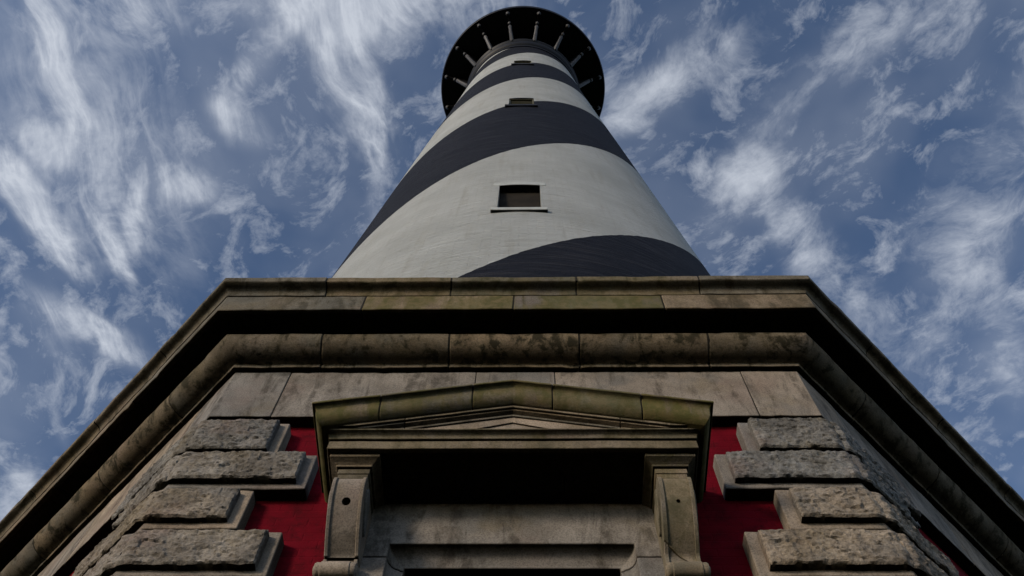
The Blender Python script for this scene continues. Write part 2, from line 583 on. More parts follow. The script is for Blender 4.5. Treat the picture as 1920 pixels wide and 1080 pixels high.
# tower shaft --------------------------------------------------------
ZR = [(8.3, 5.03), (18.6, 4.365), (27.8, 3.78), (37.3, 3.165), (45.2, 2.72), (48.6, 2.54)]
ZB = [(4.7, 0.0), (13.2, 1.0), (20.8, 2.0), (27.6, 3.0), (33.7, 4.0), (38.8, 5.0), (42.9, 6.0), (46.4, 7.0), (49.5, 7.9)]


def lerp_tab(tab, z):
    # monotone cubic through the table, so that the stripes have no kinks
    n = len(tab)
    xs = [t[0] for t in tab]
    ys = [t[1] for t in tab]
    z = min(max(z, xs[0]), xs[-1])
    i = max(j for j in range(n - 1) if xs[j] <= z)

    def sl(j):
        if j <= 0:
            return (ys[1] - ys[0]) / (xs[1] - xs[0])
        if j >= n - 1:
            return (ys[-1] - ys[-2]) / (xs[-1] - xs[-2])
        return (ys[j + 1] - ys[j - 1]) / (xs[j + 1] - xs[j - 1])
    h = xs[i + 1] - xs[i]
    t = (z - xs[i]) / h
    return ((2 * t**3 - 3 * t**2 + 1) * ys[i] + (t**3 - 2 * t**2 + t) * h * sl(i)
            + (-2 * t**3 + 3 * t**2) * ys[i + 1] + (t**3 - t**2) * h * sl(i + 1))


# windows: centre azimuth, half width, bottom, top
WINDOWS = [(-0.1, 0.365, 15.53, 17.29), (-0.1, 0.365, 27.00, 28.62), (0.2, 0.355, 38.30, 39.86)]


def tower_shaft():
    zs = set()
    z = 8.3
    while z < 46.6:
        zs.add(round(z, 3))
        z += 0.42
    for (_, _, a, b) in WINDOWS:
        zs = {q for q in zs if abs(q - a) > 0.12 and abs(q - b) > 0.12}
        zs |= {a, b}
    zs.add(46.6)
    zs = sorted(zs)
    N = 192
    bm = bmesh.new()
    lb = bm.verts.layers.float.new('band')
    lw = bm.verts.layers.float_vector.new('wrap')

    def azs(z):
        """azimuth columns; near a window the two middle columns follow its jambs"""
        cols = [-180.0 + 360.0 * i / N for i in range(N + 1)]
        for (c, hw, a, b) in WINDOWS:
            if a - 1e-6 <= z <= b + 1e-6:
                r = lerp_tab(ZR, z)
                h = math.degrees(math.asin(hw / r))
                i0, i1 = N // 2 - 3, N // 2 + 3
                for i in range(i0, i1 + 1):
                    cols[i] = c - h + 2 * h * (i - i0) / (i1 - i0)
                cols[i0 - 1] = min(cols[i0 - 1], cols[i0] - 0.9)
                cols[i1 + 1] = max(cols[i1 + 1], cols[i1] + 0.9)
                cols[i0 - 2] = min(cols[i0 - 2], cols[i0 - 1] - 0.9)
                cols[i1 + 2] = max(cols[i1 + 2], cols[i1 + 1] + 0.9)
        return cols
    rows = []
    for z in zs:
        r = lerp_tab(ZR, z)
        row = []
        for a in azs(z):
            v = bm.verts.new((r * math.sin(R(a)), -r * math.cos(R(a)), z))
            v[lb] = lerp_tab(ZB, z) - a / 90.0
            v[lw] = (R(a) * 3.8, z, 0.0)
            row.append(v)
        rows.append(row)
    for j in range(len(zs) - 1):
        zc = (zs[j] + zs[j + 1]) / 2
        hole = any(a < zc < b for (_, _, a, b) in WINDOWS)
        for i in range(N):
            if hole and N // 2 - 3 <= i < N // 2 + 3:
                continue
            bm.faces.new((rows[j][i], rows[j][i + 1], rows[j + 1][i + 1], rows[j + 1][i]))
    me = bpy.data.meshes.new('tower_shaft')
    bm.to_mesh(me)
    bm.free()
    return obj('tower_shaft', me, 'tower', lh, 60)


shaft = tower_shaft()


def window(idx, c, hw, z0, z1, mat_sill):
    """a deep opening in the shaft with its reveal, surround, sill and closed leaf"""
    rot = Matrix.Rotation(R(c), 4, 'Z')
    r0, r1 = lerp_tab(ZR, z0), lerp_tab(ZR, z1)
    yf0 = -math.sqrt(r0 * r0 - hw * hw)
    yf1 = -math.sqrt(r1 * r1 - hw * hw)
    dep = 0.62
    yb = yf1 + dep
    w = 0.045                      # frame
    # reveal: four walls going into the shaft
    bm = bmesh.new()
    xs = (-hw, hw)

    def quad(*ps):
        bm.faces.new([bm.verts.new(p) for p in ps])
    n = 6
    # sides
    for x in xs:
        quad((x, yf0, z0), (x, yf1, z1), (x, yb, z1), (x, yb, z0))
    # head and floor follow the curve of the wall in front
    for (z, r) in ((z0, r0), (z1, r1)):
        pts = []
        for i in range(n + 1):
            x = -hw + 2 * hw * i / n
            pts.append((x, -math.sqrt(r * r - x * x), z))
        bm.faces.new([bm.verts.new(p) for p in pts + [(hw, yb, z), (-hw, yb, z)]])
    bm.transform(rot)
    wd = obj('window', bm, 'room' if idx == 0 else 'dark_sill', lh)
    wd['label'] = ('open window with white surround low on the white stripe', 'dark louvred window between white and black stripes',
                   'small dark window under the gallery')[idx]
    # frame fixed at the front of the reveal
    fb = bmesh.new()
    yfr = yf1 + (0.16 if idx == 0 else 0.03)
    box_bm(-hw, -hw + w, yfr, yfr + 0.07, z0 + 0.002, z1 - 0.002, fb)
    box_bm(hw - w, hw, yfr, yfr + 0.07, z0 + 0.002, z1 - 0.002, fb)
    box_bm(-hw + w, hw - w, yfr, yfr + 0.07, z1 - w, z1 - 0.003, fb)
    box_bm(-hw + w, hw - w, yfr, yfr + 0.07, z0 + 0.003, z0 + w, fb)
    fb.transform(rot)
    obj('window_frame', fb, 'slat' if idx else 'dark_sill', wd)
    # leaf at the back: glass, or louvre slats in the two upper windows
    if idx == 0:
        pb = box_bm(-hw + 0.012, hw - 0.012, yf1 + 0.13, yf1 + 0.15, z0 + 0.012, z1 - 0.012)
        pb.transform(rot)
        obj('pane', pb, 'board', wd)
    else:
        yl = yfr + 0.02
        k = 11
        hh = (z1 - z0 - 2 * w) / k
        for i in range(k):
            zc = z0 + w + hh * (i + 0.5)
            sb = bmesh.new()
            vs = [sb.verts.new(p) for p in (
                (-hw + w, yl, zc - hh * 0.45), (hw - w, yl, zc - hh * 0.45), (hw - w, yl + 0.012, zc - hh * 0.55), (-hw + w, yl + 0.012, zc - hh * 0.55),
                (-hw + w, yl + 0.10, zc + hh * 0.45), (hw - w, yl + 0.10, zc + hh * 0.45), (hw - w, yl + 0.112, zc + hh * 0.35), (-hw + w, yl + 0.112, zc + hh * 0.35))]
            for f in ((0, 1, 5, 4), (3, 7, 6, 2), (0, 3, 2, 1), (4, 5, 6, 7), (0, 4, 7, 3), (1, 2, 6, 5)):
                sb.faces.new([vs[q] for q in f])
            sb.transform(rot)
            obj('slat', sb, 'slat', wd)
    # raised plaster surround: two jamb strips and a lintel, 12 mm proud of the wall
    def strip(nm, x0, x1, za, zb, proud, mat, depth=0.10):
        rings = []
        m = max(2, int((x1 - x0) / 0.06))
        for i in range(m + 1):
            x = x0 + (x1 - x0) * i / m
            ring = []
            for (z, pr) in ((za, proud), (zb, proud), (zb, -depth), (za, -depth)):
                r = lerp_tab(ZR, z) + pr
                ring.append(worn(Vector((x, -math.sqrt(max(r * r - x * x, 0.01)), z)), 0.003))
            rings.append(ring)
        b2 = rings_bm(rings)
        b2.transform(rot)
        s = obj(nm, b2, mat, wd, 40)
        bevel(s, 0.01)
        return s
    if idx == 0:
        strip('lintel', -hw - 0.11, hw + 0.11, z1 + 0.002, z1 + 0.24, 0.007, 'white')
    # sill: straight slab let into the round wall
    ys = -math.sqrt(r0 * r0 - (hw + 0.08) ** 2)
    sb = box_bm(-hw - 0.10, hw + 0.10, -r0 - (0.045 if idx == 0 else 0.05), ys + 0.2, z0 - (0.13 if idx == 0 else 0.16), z0 - 0.002)
    sb.transform(rot)
    s = obj('window_sill', sb, mat_sill, wd)
    bevel(s, 0.012)


for i, (c, hw, z0, z1) in enumerate(WINDOWS):
    window(i, c, hw, z0, z1, ('white', 'dark_sill', 'dark_sill')[i])


# gallery -------------------------------------------------------------
def lathe(profile, n=96):
    rings = []
    for i in range(n):
        a = 2 * math.pi * i / n
        rings.append([Vector((r * math.sin(a), -r * math.cos(a), z)) for r, z in profile])
    bm = bmesh.new()
    vs = [[bm.verts.new(p) for p in r] for r in rings]
    m = len(profile)
    for i in range(n):
        a, b = vs[i], vs[(i + 1) % n]
        for j in range(m - 1):
            bm.faces.new((a[j], b[j], b[j + 1], a[j + 1]))
    return bm


obj('corbel_ring', lathe([(2.50, 45.9), (2.72, 45.92), (2.74, 46.05), (2.70, 46.10), (2.70, 46.35), (2.78, 46.42), (2.84, 46.55), (2.84, 46.66),
                          (2.72, 46.70), (2.72, 46.9), (2.80, 46.98), (2.88, 47.1), (2.88, 47.22), (2.66, 47.24)]), 'iron', lh, 30)
obj('gallery_wall', lathe([(2.66, 46.6), (2.66, 48.80)]), 'iron', lh, 30)
deck = obj('gallery_deck', lathe([(2.5, 48.66), (3.0, 48.66), (4.12, 48.70), (4.14, 48.62), (4.22, 48.60), (4.26, 48.68), (4.26, 48.86), (4.18, 48.90), (2.4, 48.92)], 160), 'iron', lh, 30)
# watch room and lantern above the gallery
obj('watch_room', lathe([(2.35, 48.9), (2.35, 51.4), (3.1, 51.5), (3.1, 51.65), (2.0, 51.7)], 64), 'iron', lh, 30)
obj('lantern_glass', lathe([(1.85, 51.68), (1.85, 54.6)], 16), 'glass', lh)
obj('lantern_roof', lathe([(2.1, 54.6), (2.15, 54.7), (1.5, 55.6), (0.5, 56.3), (0.25, 56.5), (0.25, 56.9), (0.001, 57.0)], 48), 'iron', lh, 40)

BR_OFF = 0.6


def bracket(a):
    ca, sa = math.cos(R(a)), math.sin(R(a))

    def P(r, t, z):      # radius, sideways, height
        return Vector((r * sa + t * ca, -r * ca + t * sa, z))
    # slanting foot, a bulged cast bar with a raised rib
    path = [(2.80, 47.08, 0.075, 0.09), (2.90, 47.18, 0.10, 0.08), (3.12, 47.50, 0.085, 0.07), (3.34, 47.84, 0.075, 0.06), (3.42, 47.98, 0.095, 0.06), (3.46, 48.06, 0.06, 0.05)]
    rings = []
    for (r, z, w, h) in path:
        # perpendicular direction in the radial plane
        nr, nz = 0.84, -0.54
        rings.append([P(r + nr * h, -w * 0.45, z + nz * h), P(r + nr * h, w * 0.45, z + nz * h), P(r + nr * h * 0.3, w, z + nz * h * 0.3), P(r - nr * h, w, z - nz * h),
                      P(r - nr * h, -w, z - nz * h), P(r + nr * h * 0.3, -w, z + nz * h * 0.3)])
    br = obj('bracket', rings_bm(rings), 'bracket', lh, 40)
    # web plate above, up to the deck
    prof = [(2.70, 47.2), (2.95, 47.4), (3.4, 48.05), (3.6, 48.3), (3.9, 48.42), (4.08, 48.5), (4.1, 48.655), (2.70, 48.655)]
    rg = [[P(r, t, z) for r, z in prof] for t in (-0.035, 0.035)]
    obj('web_plate', rings_bm(rg), 'iron', br)

    def ball(r, z, rad, nm):
        bm = bmesh.new()
        pr = [(0.001, -1.25), (0.30, -1.18), (0.38, -1.02), (0.72, -0.78), (1.0, -0.3), (1.0, 0.15), (0.8, 0.6), (0.55, 0.85), (0.55, 1.3), (0.85, 1.4), (0.85, 1.75)]
        n = 14
        vs = []
        c = P(r, 0, z)
        for i in range(n):
            t = 2 * math.pi * i / n
            vs.append([bm.verts.new(c + Vector((q * rad * math.cos(t), q * rad * math.sin(t), h * rad))) for q, h in pr])
        for i in range(n):
            x, y = vs[i], vs[(i + 1) % n]
            for j in range(len(pr) - 1):
                bm.faces.new((x[j], y[j], y[j + 1], x[j + 1]))
        obj(nm, bm, 'bracket', br, 50)
    ball(3.56, 48.16, 0.085, 'pendant')
    ball(4.00, 48.40, 0.105, 'pendant')


for i in range(16):
    a = -180 + 11.25 + 22.5 * i + BR_OFF
    if abs(a) < 130:
        bracket(a)

# octagonal base ------------------------------------------------------


def octagon_wall():
    """red brick walls: seven plain faces, the entrance face with its door opening"""
    bm = bmesh.new()
    o = WALL
    z0, z1 = 0.0, 8.9
    for k in range(1, 8):
        L = (A + o) * TN
        bm.faces.new([bm.verts.new(face_pt(k, u, o, z)) for (u, z) in ((-L, z0), (L, z0), (L, z1), (-L, z1))])
    L = (A + o) * TN
    h, zt = 0.80, 6.10
    for (u0, u1, a, b) in ((-L, -h, z0, z1), (h, L, z0, z1), (-h, h, zt, z1)):
        bm.faces.new([bm.verts.new(face_pt(0, u, o, z)) for (u, z) in ((u0, a), (u1, a), (u1, b), (u0, b))])
    bmesh.ops.remove_doubles(bm, verts=bm.verts, dist=0.0005)
    w = obj('brick_wall', bm, 'red', lh)
    rb = bmesh.new()
    rb.faces.new([rb.verts.new(face_pt(k, -(A + o) * TN, o, 8.902)) for k in range(8)])
    obj('base_roof', rb, 'granite', lh)


octagon_wall()

CROWN = [(-0.30, 8.955), (0.548, 8.888), (0.554, 8.880), (0.548, 8.816), (0.535, 8.806), (0.502, 8.801), (0.476, 8.791), (0.460, 8.771), (0.453, 8.747), (0.450, 8.726), (-0.30, 8.726)]
CORONA = [(-0.14, 8.722), (0.444, 8.722), (0.442, 8.455), (0.405, 8.452), (0.398, 8.480), (-0.14, 8.482)]
OVOLO = [(-0.13, 8.474), (0.10, 8.474), (0.11, 8.400), (0.240, 8.384), (0.250, 8.376)] + \
        [(0.052 + 0.198 * math.cos(R(t)), 8.372 - 0.158 * math.sin(R(t))) for t in range(12, 91, 13)] + \
        [(0.046, 8.210), (0.046, 8.172), (-0.13, 8.171)]
FRIEZE = [(-0.13, 8.167), (0.0, 8.166), (0.0, 7.476), (-0.13, 7.476)]


def p_crown(k, u):
    return dict(moss=0.4 if (k == 0 and abs(u) < 1.2) else 0.15, soot=0.3)


def p_corona(k, u):
    if k == 0 and abs(u) < 1.2:
        return dict(moss=0.75, soot=0.2)
    return dict(moss=0.12, soot=0.15)


stones('crown_stone', CROWN, (-1.648, -0.558, 0.532, 1.596), 'granite', lh, prop=p_crown)
stones('corona_stone', CORONA, (-1.29, -0.013, 1.254), 'granite', lh, prop=p_corona)
stones('ovolo_stone', OVOLO, (-1.612, -0.549, 0.533, 1.605), 'granite', lh, prop=lambda k, u: dict(moss=0.15, soot=0.75))
stones('frieze_stone', FRIEZE, (-1.855, -0.322, 0.326, 1.855), 'smooth_granite', lh, prop=lambda k, u: dict(moss=0.0, soot=0.35), bev=0.005, gap=0.006)
# the faces turned away from the entrance: the same mouldings in one length each
for k in (3, 4, 5):
    for nm, pr in (('crown_run', CROWN), ('corona_run', CORONA), ('ovolo_run', OVOLO), ('frieze_run', FRIEZE)):
        course(nm, pr, [(k, -2.2), (k, 2.2)], 'granite', lh, step=1.0)


# quoins --------------------------------------------------------------
def rock_face(name, corner, lens, z0, z1, parent, res):
    """rock-faced block wrapping the corner. corner = face index k (corner between k-1 and k); lens = (u end on face k-1, u end on face k)"""
    k = corner
    base, rim = -0.02, 0.046
    OR = 0.056
    uc0 = (A + OR) * TN
    L0 = uc0 - lens[0]              # run on face k-1
    L1 = lens[1] + uc0              # run on face k
    n0 = max(3, int(L0 / res))
    n1 = max(3, int(L1 / res))
    nz = max(4, int((z1 - z0) / res))
    seed = Vector((k * 3.7, z0 * 5.3, 1.9))
    bm = bmesh.new()

    def rough(s, z):
        p = Vector((s, z * 1.2, 0)) + seed
        a = noise.fractal(p * 5.5, 0.9, 2.1, 4)
        b = noise.fractal(p * 15.0 + Vector((7, 3, 1)), 0.9, 2.0, 4)
        c = abs(noise.noise(Vector((p.x * 6.0, p.y * 15.0, 4.0)))) * 0.6
        d = noise.cell(Vector((p.x * 7.0 + 0.3 * a, p.y * 13.0 + 0.3 * b, 2.0)))
        e = noise.fractal(Vector((p.x * 20.0, p.y * 42.0, 4.0)), 0.8, 2.0, 3)
        g = max(0.0, noise.fractal(Vector((p.x * 9.0, p.y * 17.0, 8.0)), 0.9, 2.0, 3) - 0.15)
        return 0.007 * a + 0.010 * b + 0.010 * e - 0.009 * c + 0.005 * d - 0.005 * g
    grid = []
    S = []
    for i in range(n0 + 1):
        S.append((k - 1, lens[0] + L0 * i / n0, L0 * (i / n0 - 1.0)))
    for i in range(1, n1 + 1):
        S.append((k, -uc0 + L1 * i / n1, L1 * i / n1))
    tot0, tot1 = -L0, L1
    for (f, u, s) in S:
        col = []
        for j in range(nz + 1):
            z = z0 + (z1 - z0) * j / nz
            # distance to the nearest edge of the face
            de = min(s - tot0, tot1 - s, z - z0, z1 - z)
            e = min(1.0, max(0.0, de / 0.016))
            o = rim + (OR - rim + 0.006) * math.sin(e * math.pi / 2) + rough(s, z) * (0.35 + 0.65 * e)
            # worn, rounded corner of the building
            dc = abs(s)
            o -= 0.030 * math.exp(-(dc / 0.035) ** 2)
            wob = 0.006 * noise.noise(Vector((s * 9.0, z * 9.0, 7.7)) + seed)
            uu = u
            if abs(s) < 1e-9:
                uu = (A + o) * TN if f == k - 1 else -(A + o) * TN
            zz = z + (wob if e < 0.5 else 0.0) + (noise.noise(Vector((s * 14, z, 3)) + seed) * 0.005 if j in (0, nz) else 0)
            col.append(bm.verts.new(face_pt(f, uu, o, zz)))
        grid.append(col)
    for i in range(len(grid) - 1):
        for j in range(nz):
            bm.faces.new((grid[i][j], grid[i + 1][j], grid[i + 1][j + 1], grid[i][j + 1]))
    # the flanks, straight back into the slab
    def back(i, j):
        f, u, s = S[i]
        z = z0 if j == 0 else (z1 if j == nz else z0 + (z1 - z0) * j / nz)
        if abs(s) < 1e-9:
            u = (A + base) * TN if f == k - 1 else -(A + base) * TN
        return face_pt(f, u, base, z)
    ring = [(i, 0) for i in range(len(S))] + [(len(S) - 1, j) for j in range(1, nz + 1)] + \
           [(i, nz) for i in range(len(S) - 2, -1, -1)] + [(0, j) for j in range(nz - 1, 0, -1)]
    bk = [bm.verts.new(back(i, j)) for (i, j) in ring]
    for q in range(len(ring)):
        r = (q + 1) % len(ring)
        a, b = grid[ring[q][0]][ring[q][1]], grid[ring[r][0]][ring[r][1]]
        bm.faces.new((a, bk[q], bk[r], b))
    o = obj(name, bm, 'rock', parent, 32)
    o['moss'] = 0.0
    o['soot'] = 0.1
    return o


# courses from the frieze down: slab bottom, slab top, slab end, rock bottom, rock top, rock end (distances from the middle of the face)
COURSES = [(6.975, 7.372, 1.665, 6.972, 7.345, 1.735), (6.562, 6.958, 1.398, 6.616, 6.922, 1.468),
           (6.142, 6.542, 1.715, 6.198, 6.497, 1.792), (5.718, 6.118, 1.436, 5.764, 6.072, 1.506)]
while COURSES[-1][0] > 1.1:
    p2 = COURSES[-2]
    COURSES.append(tuple(v - 0.832 if i in (0, 1, 3, 4) else v for i, v in enumerate(p2)))
for ci, (sb0, sb1, se, rb0, rb1, re) in enumerate(COURSES):
    for k in (0, 1):
        j = random.uniform(-0.012, 0.012)
        prof = [(-0.13, sb1), (0.0, sb1), (0.0, sb0), (-0.13, sb0)]
        seen = ci < 6
        # the end on the front face is measured; the return on the side face alternates the other way
        front = se + j
        side = (1.40 if se > 1.55 else 1.67) + random.uniform(-0.02, 0.02)
        a, b = (side, -front) if k == 0 else (front, -side)
        q = course('quoin_slab', jit(prof), [(k - 1, a), (k, b)], 'smooth_granite', lh, bev=0.008, soot=0.1, moss=0.0)
        a2, b2 = (side + 0.07, -(re + j)) if k == 0 else (re + j, -(side + 0.07))
        rock_face('rock_face', k, (a2, b2), rb0, rb1, q, 0.0105 if seen else 0.05)

# plinth at the foot
course('plinth_stone', [(-0.13, 1.05), (0.06, 1.05), (0.14, 0.95), (0.14, 0.0), (-0.13, 0.0)], [(-1, -2.2), (0, -1.10)], 'granite', lh, step=0.4)
course('plinth_stone', [(-0.13, 1.05), (0.06, 1.05), (0.14, 0.95), (0.14, 0.0), (-0.13, 0.0)], [(0, 1.10), (1, 2.2)], 'granite', lh, step=0.4)


# doorway -------------------------------------------------------------
def Y(o):
    return -(A + o)


dw = bpy.data.objects.new('doorway', None)
C.objects.link(dw)
dw.parent = lh

AH, AZ, OUTX = 0.745, 6.005, 1.06
# profile in (inward distance, o)
DP = [(-0.392, -0.13), (-0.392, 0.0), (0.0, 0.0)] + \
     [(0.075 - 0.075 * math.cos(R(t)), -0.004 - 0.096 * math.sin(R(t))) for t in (12, 30, 48, 66, 84)] + \
     [(0.077, -0.108), (0.092, -0.110), (0.092, -0.55), (-0.05, -0.55), (-0.05, -0.13)]


def door_ring(kind, z=None):
    pts = []
    for (w, o) in DP:
        hx = min(AH - w, OUTX)
        zz = (AZ - w) if kind in 'LR' else z
        x = -hx if kind in 'Ll' else hx
        pts.append(worn(Vector((x, Y(o), zz)), 0.0025))
    return pts


zj = 5.888
top = []
for a in range(8):
    t = a / 8
    l, r = door_ring('L'), door_ring('R')
    top.append([x.lerp(y, t) for x, y in zip(l, r)])
lin = obj('lintel', rings_bm([door_ring('l', zj)] + top + [door_ring('R'), door_ring('r', zj)]), 'smooth_granite', dw, 34)
lin['soot'] = 0.35
bevel(lin, 0.006)
for kd in 'lr':
    jb = obj('jamb', rings_bm([door_ring(kd, zj - 0.010 - i * 0.5) for i in range(11)] + [door_ring(kd, 0.0)]), 'smooth_granite', dw, 34)
    bevel(jb, 0.006)
lf = box_bm(-0.66, -0.004, Y(-0.46), Y(-0.40), 0.10, 5.92)
obj('door_leaf', lf, 'wood', dw)
lf = box_bm(0.004, 0.66, Y(-0.46), Y(-0.40), 0.10, 5.92)
obj('door_leaf', lf, 'wood', dw)
obj('door_step', box_bm(-1.06, 1.06, Y(0.9), Y(-0.54), 0.0, 0.10), 'granite', dw)

# door hood with its low pediment -------------------------------------
hood = bpy.data.objects.new('door_hood', None)
C.objects.link(hood)
hood.parent = lh


def hw_at(o):
    return 1.172 + (o - 0.42) * 0.71


def three_sides(profile, name, mat, **props):
    """a moulding round the left end, the front and the right end of the hood"""
    rings = []
    st = []
    for t in (0.0, 0.5):
        st.append(('l', t))
    for i in range(13):
        st.append(('f', i / 12))
    for t in (0.5, 0.0):
        st.append(('r', t))
    for kd, t in st:
        ring = []
        for (o, z) in profile:
            h = hw_at(o)
            if kd == 'f':
                v = Vector((-h + 2 * h * t, Y(o), z))
            else:
                yy = Y(WALL - 0.02) + (Y(o) - Y(WALL - 0.02)) * t
                v = Vector((-h if kd == 'l' else h, yy, z))
            ring.append(worn(v, 0.003))
        rings.append(ring)
    o = obj(name, rings_bm(rings), mat, hood, 34)
    bevel(o, 0.004)
    for a, v in props.items():
        o[a] = v
    return o


three_sides([(0.20, 6.484), (0.419, 6.484), (0.420, 6.402), (0.385, 6.398), (0.380, 6.412), (0.20, 6.412)], 'corona', 'granite', moss=0.25, soot=0.1)
three_sides([(0.20, 6.553), (0.470, 6.553), (0.472, 6.540), (0.455, 6.536), (0.440, 6.530), (0.431, 6.518), (0.429, 6.498), (0.20, 6.498)],
            'cornice_moulding', 'granite', moss=0.35, soot=0.3)
# soffit slab that fills the hood between the mouldings
for x0, x1 in ((-1.0, -0.372), (-0.366, 0.331), (0.337, 1.0)):
    sf = obj('soffit_slab', box_bm(x0, x1, Y(0.23), Y(WALL - 0.02), 6.409 + random.uniform(0, 0.004), 6.60), 'granite', hood)
    bevel(sf, 0.004)
    sf['soot'] = 0.9  # stain set extra heavy, painting in some of the shade under the hood


def zr(x):
    return 6.670 + 0.226 * (1.30 - abs(x))


RAKE_CROWN = [(0.28, 0.0), (0.596, 0.0), (0.602, -0.006), (0.600, -0.020), (0.578, -0.024), (0.566, -0.034), (0.560, -0.052), (0.557, -0.080), (0.552, -0.104),
              (0.540, -0.126), (0.522, -0.142), (0.506, -0.151), (0.498, -0.155), (0.28, -0.155)]


def rake_stone(x0, x1, name, profile, mat, ret=None, **props):
    rings = []

    def at(x):
        rings.append([worn(Vector((x, Y(o), zr(x) + dz)), 0.003) for o, dz in profile])

    def corner(s):
        rings.append([worn(Vector((s * hw_at(o), Y(o), zr(hw_at(o)) + dz)), 0.003) for o, dz in profile])

    def wall(s):
        rings.append([worn(Vector((s * hw_at(o), Y(WALL - 0.02), zr(hw_at(o)) + dz)), 0.003) for o, dz in profile])
    if ret == -1:
        wall(-1)
        corner(-1)
        x0 = None
    n = 6
    a = x0 if x0 is not None else -1.06
    b = x1 if ret != 1 else 1.06
    xs = [a + (b - a) * i / n for i in range(n + 1)]
    if a < 0 < b:
        xs = sorted(set(xs + [0.0]))
    for x in xs:
        at(x)
    if ret == 1:
        corner(1)
        wall(1)
    o = obj(name, rings_bm(rings), mat, hood, 34)
    bevel(o, 0.005)
    for k, v in props.items():
        o[k] = v
    return o


g = 0.004
rake_stone(None, -0.866 - g, 'raking_crown_stone', RAKE_CROWN, 'granite', -1, moss=0.95, soot=0.45)
rake_stone(-0.866 + g, -0.268 - g, 'raking_crown_stone', RAKE_CROWN, 'granite', moss=0.75, soot=0.3)
rake_stone(-0.268 + g, 0.266 - g, 'raking_crown_stone', RAKE_CROWN, 'granite', moss=0.8, soot=0.3)
rake_stone(0.266 + g, 0.844 - g, 'raking_crown_stone', RAKE_CROWN, 'granite', moss=0.7, soot=0.3)
for xj in (-0.866, -0.268, 0.266, 0.844):
    rake_stone(xj - 0.007, xj + 0.007, 'mortar_joint', shrink(RAKE_CROWN, 0.005), 'mortar')
rake_stone(0.844 + g, None, 'raking_crown_stone', RAKE_CROWN, 'granite', 1, moss=1.0, soot=0.35)


def rake_band(o_front, o_bot, d_top, d_bot, name, joints, **props):
    """a flat band under the raking crown; it dies into the level cornice at the ends"""
    for a, b in zip(joints[:-1], joints[1:]):
        xs = [a + 0.003 + (b - a - 0.006) * i / 10 for i in range(11)]
        if a < 0 < b:
            xs = sorted(set(xs + [0.0]))
        rings = []
        for x in xs:
            zt, zb = zr(x) + d_top, zr(x) + d_bot
            zt, zb = max(zt, 6.556), max(zb, 6.5555)
            rings.append([worn(Vector((x, Y(o_front), zt)), 0.002), worn(Vector((x, Y(o_bot), zb)), 0.002), Vector((x, Y(0.25), zb)), Vector((x, Y(0.25), zt))])
        o = obj(name, rings_bm(rings), 'granite', hood)
        bevel(o, 0.003)
        for k, v in props.items():
            o[k] = v


rake_band(0.490, 0.490, -0.157, -0.177, 'raking_fillet', (-1.16, -0.70, 0.70, 1.16), moss=0.2, soot=0.2)
rake_band(0.474, 0.472, -0.179, -0.190, 'raking_fillet', (-1.10, -0.70, 0.70, 1.10), moss=0.1, soot=0.2)
rake_band(0.470, 0.444, -0.192, -0.199, 'raking_cavetto', (-1.05, -0.70, 0.70, 1.05), moss=0.1, soot=0.2)
rake_band(0.447, 0.446, -0.202, -0.221, 'raking_lip', (-1.00, -0.70, 0.70, 1.00), moss=0.1, soot=0.2)
# tympanum: two flat stones round a slightly sunk triangle


def plate(name, pts, o_front, o_back):
    b = bmesh.new()
    n = len(pts)
    fr = [b.verts.new((x, Y(o_front), z)) for x, z in pts]
    bk = [b.verts.new((x, Y(o_back), z)) for x, z in pts]
    b.faces.new(fr)
    b.faces.new(list(reversed(bk)))
    for i in range(n):
        j = (i + 1) % n
        b.faces.new((fr[i], bk[i], bk[j], fr[j]))
    q = obj(name, b, 'smooth_granite', hood)
    bevel(q, 0.002)
    return q


tz = zr(0) - 0.212
plate('tympanum', [(-0.98, 6.5535), (-0.40, 6.5535), (0.0, 6.684), (0.40, 6.5535), (0.98, 6.5535), (0.98, 6.56), (0.0, tz), (-0.98, 6.56)], 0.434, 0.25)
plate('tympanum_panel', [(-0.43, 6.5545), (0.43, 6.5545), (0, 6.70)], 0.422, 0.26)
# roof of the hood
rf = bmesh.new()
sec = [(-1.06, zr(1.06)), (0, zr(0)), (1.06, zr(1.06)), (1.06, 6.58), (-1.06, 6.58)]
fr = [rf.verts.new((x, Y(0.29), z - 0.003)) for x, z in sec]
bk = [rf.verts.new((x, Y(WALL - 0.02), z - 0.003)) for x, z in sec]
rf.faces.new(fr)
rf.faces.new(list(reversed(bk)))
for i in range(5):
    j = (i + 1) % 5
    rf.faces.new((fr[i], bk[i], bk[j], fr[j]))
obj('hood_roof', rf, 'mortar', hood)


# consoles ------------------------------------------------------------
def smooth_poly(pts, n=5):
    """Catmull-Rom through the points"""
    out = []
    for i in range(len(pts) - 1):
        p0 = pts[max(i - 1, 0)]
        p1, p2 = pts[i], pts[i + 1]
        p3 = pts[min(i + 2, len(pts) - 1)]
        for j in range(n):
            t = j / n
            out.append(tuple(0.5 * (2 * b + (c - a) * t + (2 * a - 5 * b + 4 * c - d) * t * t + (-a + 3 * b - 3 * c + d) * t**3)
                             for a, b, c, d in zip(p0, p1, p2, p3)))
    out.append(pts[-1])
    return out


FRONT = smooth_poly([(0.300, 6.244), (0.326, 6.225), (0.339, 6.180), (0.330, 6.110), (0.300, 6.025), (0.250, 5.945), (0.190, 5.875), (0.132, 5.825), (0.090, 5.790), (0.078, 5.750), (0.074, 5.695)])


def extr(profile, x0, x1):
    rg = [[Vector((x, Y(o), z)) for o, z in profile] for x in (x0, x1)]
    return rings_bm(rg)


